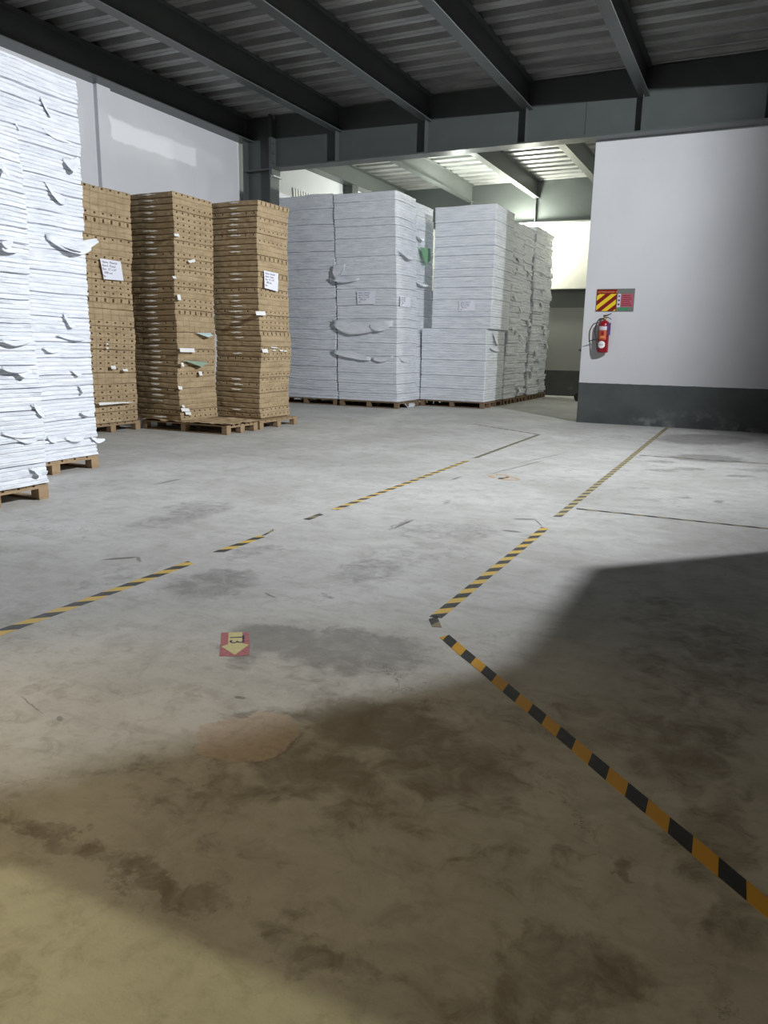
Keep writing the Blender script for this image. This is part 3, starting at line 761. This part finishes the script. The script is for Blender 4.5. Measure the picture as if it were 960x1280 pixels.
paper_label(C2, 'Y', 16.22, [(447, 364), (470, 363.5), (469.5, 380), (447.5, 380.5)], 'faded printed label', out=.03)
paper_label(C2, 'X', -7.49, [(499, 370), (511.5, 371.5), (511.5, 384.5), (498.5, 383)], 'faded printed label', out=.03)
paper_label(C3, 'Y', 17.55, [(574.5, 376), (594, 376), (593.5, 388.5), (574, 389)], 'faded printed label', out=.02)
# white scraps caught between brown bundles
def scrap(S, face, plane, quad, mat='scrap', label='white paper scrap', name='paper_scrap', out=.035, tilt=.02):
    nrm, ax = frame_for(face); P4 = [surf(S, face, x, y, plane) + nrm*(out + tilt*(k > 1)) for k, (x, y) in enumerate(quad)]
    o = MB().slab(P4, nrm*.003).build(name, M[mat]); child(o, S.at(sum(P4, Vector()).z/4)); o['label'] = label
def rectq(x0, y0, x1, y1, sk=0): return [(x0, y0), (x1, y0+sk), (x1, y1+sk), (x0, y1)]
X1, X2, X3 = -9.05, -8.41, -7.61
for q in ((136, 457, 142, 461), (151, 461, 157, 464), (130, 429, 132.5, 431), (130, 434, 133, 436)): scrap(B1, 'X', X1, rectq(*q))
scrap(B1, 'X', X1, [(121, 503.0), (156, 502), (165, 502.6), (121, 506.5)], label='long white paper strip sticking out')
for q in ((215, 292, 221, 295.5), (222, 435, 240.5, 440), (224, 453, 227, 458), (246, 464, 250, 469), (220, 482.5, 225, 486.5), (224, 510, 234, 514), (229, 514.5, 236, 518), (213, 345, 217, 348), (219, 368, 223, 375), (225, 506, 228, 509)): scrap(B2, 'X', X2, rectq(*q, .4))
scrap(B2, 'X', X2, [(232, 326), (241, 324), (241, 327.5), (234, 329)], label='white paper scrap')
for q in ((317, 389, 329, 394), (325, 436, 332, 440.5), (336, 433.5, 344, 435), (347, 437, 351, 439), (352, 438, 356, 439.5), (338, 437, 342, 438.5)): scrap(B3, 'X', X3, rectq(*q, .3))
scrap(B2, 'X', X2, [(243, 416), (261, 416), (261, 419.5), (255, 421.5)], 'blue_scrap', 'pale blue paper corner sticking out', 'paper_flap', .035, .05)
scrap(B2, 'X', X2, [(226, 450), (252, 451.5), (255, 453), (246, 458.5)], 'green_scrap', 'dusty green paper corner sticking out', 'paper_flap', .03, .07)
scrap(B3, 'Y', 10.98, [(267, 399), (271, 396.5), (271.5, 407), (267.5, 409)], 'green_scrap', 'grey green paper corner sticking out', 'paper_flap', .03, .03)
scrap(C2b, 'X', -7.49, [(524, 309), (536.5, 311), (536, 326), (529, 331)], 'green', 'green paper stuck on the side', 'green_paper', .03, .02)
# torn wrappers on the white stacks
T = 'torn_wrapper'
for e, d, cl in (([(49, 121), (56, 131), (61, 143)], .10, .10), ([(16, 151), (19, 154), (23, 160)], .06, .06), ([(52, 160), (66, 168), (88, 178)], .05, .05), ([(77, 197), (86, 199), (97, 196)], .16, .14),
                 ([(53, 222), (67, 236), (80, 249)], .14, .12), ([(56, 292), (88, 300), (112, 306)], .16, .16), ([(70, 300), (92, 302), (120, 298)], .12, .20), ([(78, 390), (84, 399), (92, 405)], .09, .06), ([(71, 418), (88, 420), (105, 423)], .05, .06),
                 ([(53, 434), (62, 436), (75, 436)], .05, .06), ([(88, 462), (94, 465), (100, 466)], .05, .05), ([(97, 480), (100, 484), (103, 488)], .07, .05), ([(80, 546), (92, 545), (103, 546)], .07, .05), ([(58, 545), (64, 545), (72, 547)], .08, .04), ([(100, 515), (108, 514), (118, 511)], .06, .04), ([(113, 546), (120, 548), (130, 548)], .06, .06)):
    flap(W2, 'X', XW2, e, d*.9, 'paper', T, None, .012, cl*.55)
for e, d, cl in (([(0, 302), (6, 301), (14, 300)], .07, .05), ([(0, 310), (10, 309), (26, 311)], .05, .04), ([(0, 458), (14, 458), (34, 460)], .06, .05), ([(20, 465), (28, 466), (38, 463)], .05, .05), ([(0, 540), (20, 541), (44, 543)], .05, .04), ([(40, 504), (46, 508), (53, 515)], .09, .04), ([(38, 583), (44, 587), (50, 591)], .06, .05), ([(14, 545), (30, 548), (44, 548)], .05, .04), ([(0, 424), (16, 426), (40, 424)], .05, .03), ([(0, 205), (4, 207), (8, 212)], .10, .08)):
    flap(W1, 'X', XW1, e, d*.9, 'paper', T, None, .014, cl*.55)
for e, d, cl in (([(416, 332), (424, 330), (432, 330)], .34, .12), ([(412, 347), (430, 348), (450, 348)], .10, .10), ([(416, 400), (440, 402), (492, 401)], .30, .07), ([(416, 437), (440, 439), (464, 447)], .16, .08), ([(466, 447), (478, 447), (492, 445)], .10, .05), ([(462, 404), (474, 402), (490, 403)], .22, .09)):
    flap(C2, 'Y', 16.2, e, d, 'paper', T, None, .02, cl)
for e, d, cl in (([(500, 312), (506, 317), (516, 321)], .12, .09), ([(498, 446), (502, 447), (508, 448)], .10, .06), ([(500, 495), (506, 499), (518, 500)], .22, .10)):
    flap(C2, 'X', -7.49, e, d, 'paper', T, None, .02, cl)
for e, d, cl in (([(521, 292), (525, 296), (529, 298)], .1, .08), ([(520, 352), (526, 354), (534, 356)], .08, .08)): flap(C2b, 'X', -7.5, e, d, 'paper', T, None, .02, cl)
for e, d, cl in (([(616, 414), (619, 420), (622, 428)], .18, .10), ([(612, 434), (618, 435), (624, 437)], .08, .06)): flap(C3, 'X', -5.76, e, d, 'paper', T, None, .02, cl*.4)
rr = random.Random(99)
for k, S in enumerate(C4):
    for _ in range(7):
        z = rr.uniform(.4, 4.3); y = S.cy + rr.uniform(-.45, .35); nrm = Vector((1, 0, 0))
        d = Vector((S.cx+S.hx, y, z))-EYE
        def prj(q): v = q-EYE; w = v.dot(FWD); return (480+F*v.dot(RIGHT)/w, 640-F*v.dot(UP)/w)
        e = [prj(Vector((S.cx+S.hx, y+t, z-.1*t))) for t in (0, .1, .22)]
        flap(S, 'X', S.cx+S.hx+.02, e, rr.uniform(.08, .2), 'paper', T, None, .02, rr.uniform(.06, .15))

# ------------------------------------------------------------------ fire extinguisher and its sign
EXc, EYc = -2.720, 15.365
ext = empty('fire_extinguisher', (EXc, EYc, 1.37)); tag(ext, 'red fire extinguisher hung on the white wall under the striped sign', 'fire extinguisher')
MB().lathe([(.085, 1.372), (.102, 1.380), (.104, 1.40), (.104, 1.88), (.100, 1.92), (.076, 1.955), (.040, 1.975), (.030, 1.98)], EXc, EYc, 28).build('cylinder', M['red'], ext, True)
MB().lathe([(.026, 1.978), (.026, 2.02), (.020, 2.025), (.020, 2.055), (.012, 2.06)], EXc, EYc, 16).build('valve', M['brass'], ext, True)
hd = MB(); hd.slab([(EXc-.03, EYc-.012, 2.045), (EXc+.05, EYc-.012, 2.062), (EXc+.12, EYc-.012, 2.098), (EXc+.12, EYc-.012, 2.108), (EXc+.04, EYc-.012, 2.082), (EXc-.03, EYc-.012, 2.075)], (0, .024, 0)).build('squeeze_lever', M['dark_metal'], ext)
MB().slab([(EXc, EYc-.012, 2.022), (EXc+.07, EYc-.012, 2.022), (EXc+.125, EYc-.012, 1.99), (EXc+.128, EYc-.012, 2.0), (EXc+.07, EYc-.012, 2.036), (EXc, EYc-.012, 2.036)], (0, .024, 0)).build('carry_handle', M['dark_metal'], ext)
hp = []
ctrl = [Vector((EXc-.02, EYc-.02, 2.01)), Vector((EXc-.10, EYc-.03, 1.99)), Vector((EXc-.15, EYc-.04, 1.88)), Vector((EXc-.155, EYc-.04, 1.75)), Vector((EXc-.125, EYc-.05, 1.64)), Vector((EXc-.10, EYc-.06, 1.50)), Vector((EXc-.085, EYc-.06, 1.42))]
def cr(P, n=7):
    out = []; Q = [P[0]*2-P[1]] + P + [P[-1]*2-P[-2]]
    for i in range(1, len(Q)-2):
        for k in range(n):
            t = k/n; a, b_, c_, d = Q[i-1], Q[i], Q[i+1], Q[i+2]
            out.append(.5*((2*b_)+(c_-a)*t+(2*a-5*b_+4*c_-d)*t*t+(3*b_-a-3*c_+d)*t**3))
    return out + [P[-1]]
MB().tube(cr(ctrl), .011, 10).build('hose', M['black'], ext, True)
MB().tube([(EXc-.10, EYc-.05, 1.628), (EXc-.16, EYc-.05, 1.612), (EXc-.27, EYc-.05, 1.582)], [.012, .010, .006], 10).build('nozzle', M['black'], ext, True)
def arc_label(name, z0, z1, a0, a1, mat, rad=.1055, n=10, rnd=False):
    vs = []; fs = []; zc = (z0+z1)/2
    for i in range(n+1):
        t = i/n; a = math.radians(a0+(a1-a0)*t)
        hh = (z1-z0)/2*(math.sqrt(max(.06, 1-(2*t-1)**2*.85)) if rnd else 1)
        for z in (zc-hh, zc+hh):
            for r_ in (rad-.003, rad): vs.append((EXc+r_*math.cos(a), EYc+r_*math.sin(a), z))
    for i in range(n):
        a = 4*i; b_ = a+4; fs += [(a+1, b_+1, b_+3, a+3), (a, a+2, b_+2, b_), (a, b_, b_+1, a+1), (a+2, a+3, b_+3, b_+2)]
    fs += [(0, 1, 3, 2), (4*n, 4*n+2, 4*n+3, 4*n+1)]
    o = mesh_obj(name, vs, fs, mat); child(o, ext); return o
arc_label('label_header', 1.795, 1.865, -135, -50, M['sign_white'])['label'] = 'pale lilac label header'
arc_label('instruction_label', 1.62, 1.79, -135, -50, M['orange_label'])['label'] = 'orange red instruction label'
arc_label('pictogram', 1.70, 1.77, -105, -80, M['red'], .1062)
arc_label('pictogram', 1.655, 1.675, -115, -65, M['sign_orange'], .1062)
arc_label('round_label', 1.455, 1.59, -135, -58, M['scrap'], .1055, 14, True)['label'] = 'white rounded label'
arc_label('print', 1.515, 1.525, -118, -78, M['ink'], .1062)
MB().box(EXc+.08, EXc+.135, EYc-.080, EYc-.074, 1.70, 1.93).build('inspection_tag', M['dark_tag'], ext)['label'] = 'dark purple hanging tag'
MB().box(EXc-.03, EXc+.03, EYc+.09, 15.479, 1.84, 1.90).build('wall_bracket', M['dark_metal'], ext)

sg = empty('fire_sign', (-2.57, 15.478, 2.147)); tag(sg, 'fire safety sign, red and yellow striped half beside grey half', 'sign')
SX0, SXm, SX1, SZ0, SZ1, SY = -2.924, -2.543, -2.221, 2.148, 2.566, 15.478
MB().box(SX0, SX1, SY-.010, SY, SZ0, SZ1).build('backing_board', M['sign_grey'], sg)
MB().box(SX0+.006, SXm, SY-.0125, SY-.0102, SZ0+.006, SZ1-.012).build('red_panel', M['sign_red'], sg)
zt = SZ1-.095
for k in range(-4, 5):        # yellow diagonals rising to the right, clipped to the panel
    def clip(poly, f):
        out = []
        for i in range(len(poly)):
            p, q = poly[i], poly[(i+1) % len(poly)]; a, b_ = f(p), f(q)
            if a >= 0: out.append(p)
            if a*b_ < 0: t = a/(a-b_); out.append((p[0]+(q[0]-p[0])*t, p[1]+(q[1]-p[1])*t))
        return out
    o0 = .178*k + .012; sl = .82; w = .088
    poly = [(SX0-1, SZ0+o0-sl), (SX1+1, SZ0+o0+sl*((SX1+1)-SX0)), (SX1+1, SZ0+o0+w+sl*((SX1+1)-SX0)), (SX0-1, SZ0+o0+w-sl)]
    for f in (lambda p: p[0]-SX0-.008, lambda p: SXm-.012-p[0], lambda p: p[1]-SZ0-.008, lambda p: zt-p[1]):
        if poly: poly = clip(poly, f)
    if len(poly) > 2: MB().slab([(x, SY-.0128, z) for x, z in poly], (0, -.0012, 0)).build('yellow_stripe', M['sign_yellow'], sg)
text_obj('lettering', 'EXTINGUISHER 02', .046, (SX0+.022, SY-.0135, SZ1-.075), (1, 0, 0), (0, 0, 1), M['sign_orange'], sg)
MB().box(SXm+.012, SXm+.072, SY-.0125, SY-.0102, SZ0+.075, SZ1-.095).build('pictogram_column', M['sign_white'], sg)
for k, mt in enumerate(('ink', 'ink', 'sign_blue')):
    MB().lathe([(.019, 0), (.019, .0015)], 0, 0, 16).build('pictogram', M[mt])
    o = bpy.context.scene.collection.objects[-1]; o.data.transform(Matrix.Translation((SXm+.042, SY-.0128, SZ0+.13+.075*k)) @ Matrix.Rotation(math.pi/2, 4, 'X')); child(o, sg)
MB().box(SXm+.080, SX1-.018, SY-.0125, SY-.0102, SZ0+.085, SZ1-.095).build('faded_panel', M['sign_pink'], sg)
fp = MB()
for k in range(6): fp.box(SXm+.095, SX1-.04-.02*(k % 3), SY-.0135, SY-.0127, SZ0+.105+.036*k, SZ0+.117+.036*k)
fp.build('print', M['sign_red'], sg)
MB().box(SXm+.04, SX1-.10, SY-.0125, SY-.0102, SZ0+.018, SZ0+.068).build('green_panel', M['sign_green'], sg)
MB().box(SXm+.02, SX1-.015, SY-.0125, SY-.0102, SZ1-.08, SZ1-.02).build('header_panel', M['sign_grey'], sg)
MB().box(SX1-.10, SX1-.012, SY-.0125, SY-.0102, SZ0+.018, SZ0+.068).build('corner_panel', M['sign_grey'], sg)

# hand truck parked behind the end of the white wall (only its grip and wheel show)
ht = empty('hand_truck', (-4.40, 22.0, 0)); tag(ht, 'dark hand truck mostly hidden behind the end of white wall', 'hand truck')
for s in (-.16, .16):
    MB().tube([(-4.28, 22+s, .12), (-4.30, 22+s, 1.2), (-4.36, 22+s, 1.36), (-4.50, 22+s, 1.43)], .022, 8).build('handle', M['black'], ht, True)
    wv_ = MB().lathe([(.11, -.02), (.13, -.012), (.13, .012), (.11, .02)], 0, 0, 20).build('wheel', M['black'])
    wv_.data.transform(Matrix.Translation((-4.41, 22+s*1.3, .13)) @ Matrix.Rotation(math.pi/2, 4, 'X')); child(wv_, ht)
fb = MB()
for z in (.25, .55, .85, 1.1): fb.box(-4.31, -4.27, 21.84, 22.16, z-.015, z+.015)
fb.build('crossbar', M['black'], ht)
MB().box(-4.27, -3.95, 21.80, 22.20, .02, .035).build('toe_plate', M['dark_metal'], ht)

# ------------------------------------------------------------------ lights
def aim(o, d): o.rotation_euler = Vector(d).to_track_quat('-Z', 'Y').to_euler()
LP = Vector((2.9, 8.7, 5.68))
ld = bpy.data.lights.new('floodlight', 'SPOT'); ld.energy = 5000; ld.color = (.94, .97, 1.0); ld.shadow_soft_size = .08
ld.spot_size = math.radians(144); ld.spot_blend = 1.0
lo = bpy.data.objects.new('floodlight', ld); lo.location = LP; COL.objects.link(lo); aim(lo, (-.975, .09, -.14))
ld2 = bpy.data.lights.new('floodlight', 'SPOT'); ld2.energy = 1500; ld2.color = (.95, .97, 1.0); ld2.shadow_soft_size = .08  # second beam added at the same spot to brighten the left floor
ld2.spot_size = math.radians(58); ld2.spot_blend = 1.0
lo2 = bpy.data.objects.new('floodlight', ld2); lo2.location = LP; COL.objects.link(lo2); aim(lo2, Vector((-4.9, 3.0, 0))-LP)
struct(MB().box(2.62, 3.0, 9.25, 9.6, 0, ZD).build('steel_column', M['steel']), 'unseen post added beside the floodlight to shade the white wall', 'column')  # added out of view to dim the right end of the white wall
fh = empty('floodlight_fixture', (LP.x+.2, LP.y, LP.z)); tag(fh, 'floodlight hung under the roof beams to the right of view', 'lamp')
MB().box(LP.x+.16, LP.x+.24, LP.y-.16, LP.y+.16, LP.z-.13, LP.z+.12, .01).build('housing', M['lamp_body'], fh)
MB().box(LP.x+.19, LP.x+.21, LP.y-.02, LP.y+.02, LP.z+.12, ZB+.05).build('hanger', M['lamp_body'], fh)
def lamp(name, loc, e, colr, rad=.15):
    d = bpy.data.lights.new(name, 'POINT'); d.energy = e; d.color = colr; d.shadow_soft_size = rad
    o = bpy.data.objects.new(name, d); o.location = loc; COL.objects.link(o); return o
lamp('rear_lamp', (-6.7, 23.45, 4.80), 560, (.99, 1., .84), .15)
lamp('rear_lamp', (-7.8, 20.6, 4.95), 280, (.95, 1., .90), .15)
lamp('deck_fill', (-5.35, 15.95, 5.45), 28, (.94, 1., .95), .1)  # unseen fill added behind the girder for glare on the deck
lamp('aisle_fill', (-.6, 20.5, 4.2), 300, (1., 1., .86), .15)  # unseen fill added behind the white wall to brighten the aisle stacks
lamp('doorway_lamp', (-2.2, -2.3, 3.72), 300, (1., .92, .47), .015)
sd = bpy.data.lights.new('warm_fill', 'SPOT'); sd.energy = 300; sd.color = (1., .74, .36); sd.shadow_soft_size = .3; sd.spot_size = math.radians(56); sd.spot_blend = 1.  # unseen warm fill added to lift the shaded foreground floor
so_ = bpy.data.objects.new('warm_fill', sd); so_.location = (-4.5, 0, 3.2); COL.objects.link(so_); aim(so_, Vector((-1.9, 1.2, 0))-Vector((-4.5, 0, 3.2)))
w = bpy.data.worlds.new('world'); scn.world = w; w.use_nodes = True
bg = w.node_tree.nodes['Background']; bg.inputs[0].default_value = (1., .74, .48, 1); bg.inputs[1].default_value = .03

scn.view_settings.view_transform = 'Standard'; scn.view_settings.look = 'None'
scn.view_settings.gamma = 1; scn.view_settings.use_curve_mapping = False; scn.view_settings.exposure = 0
scn.cycles.use_denoising = True
scn.cycles.max_bounces = 8
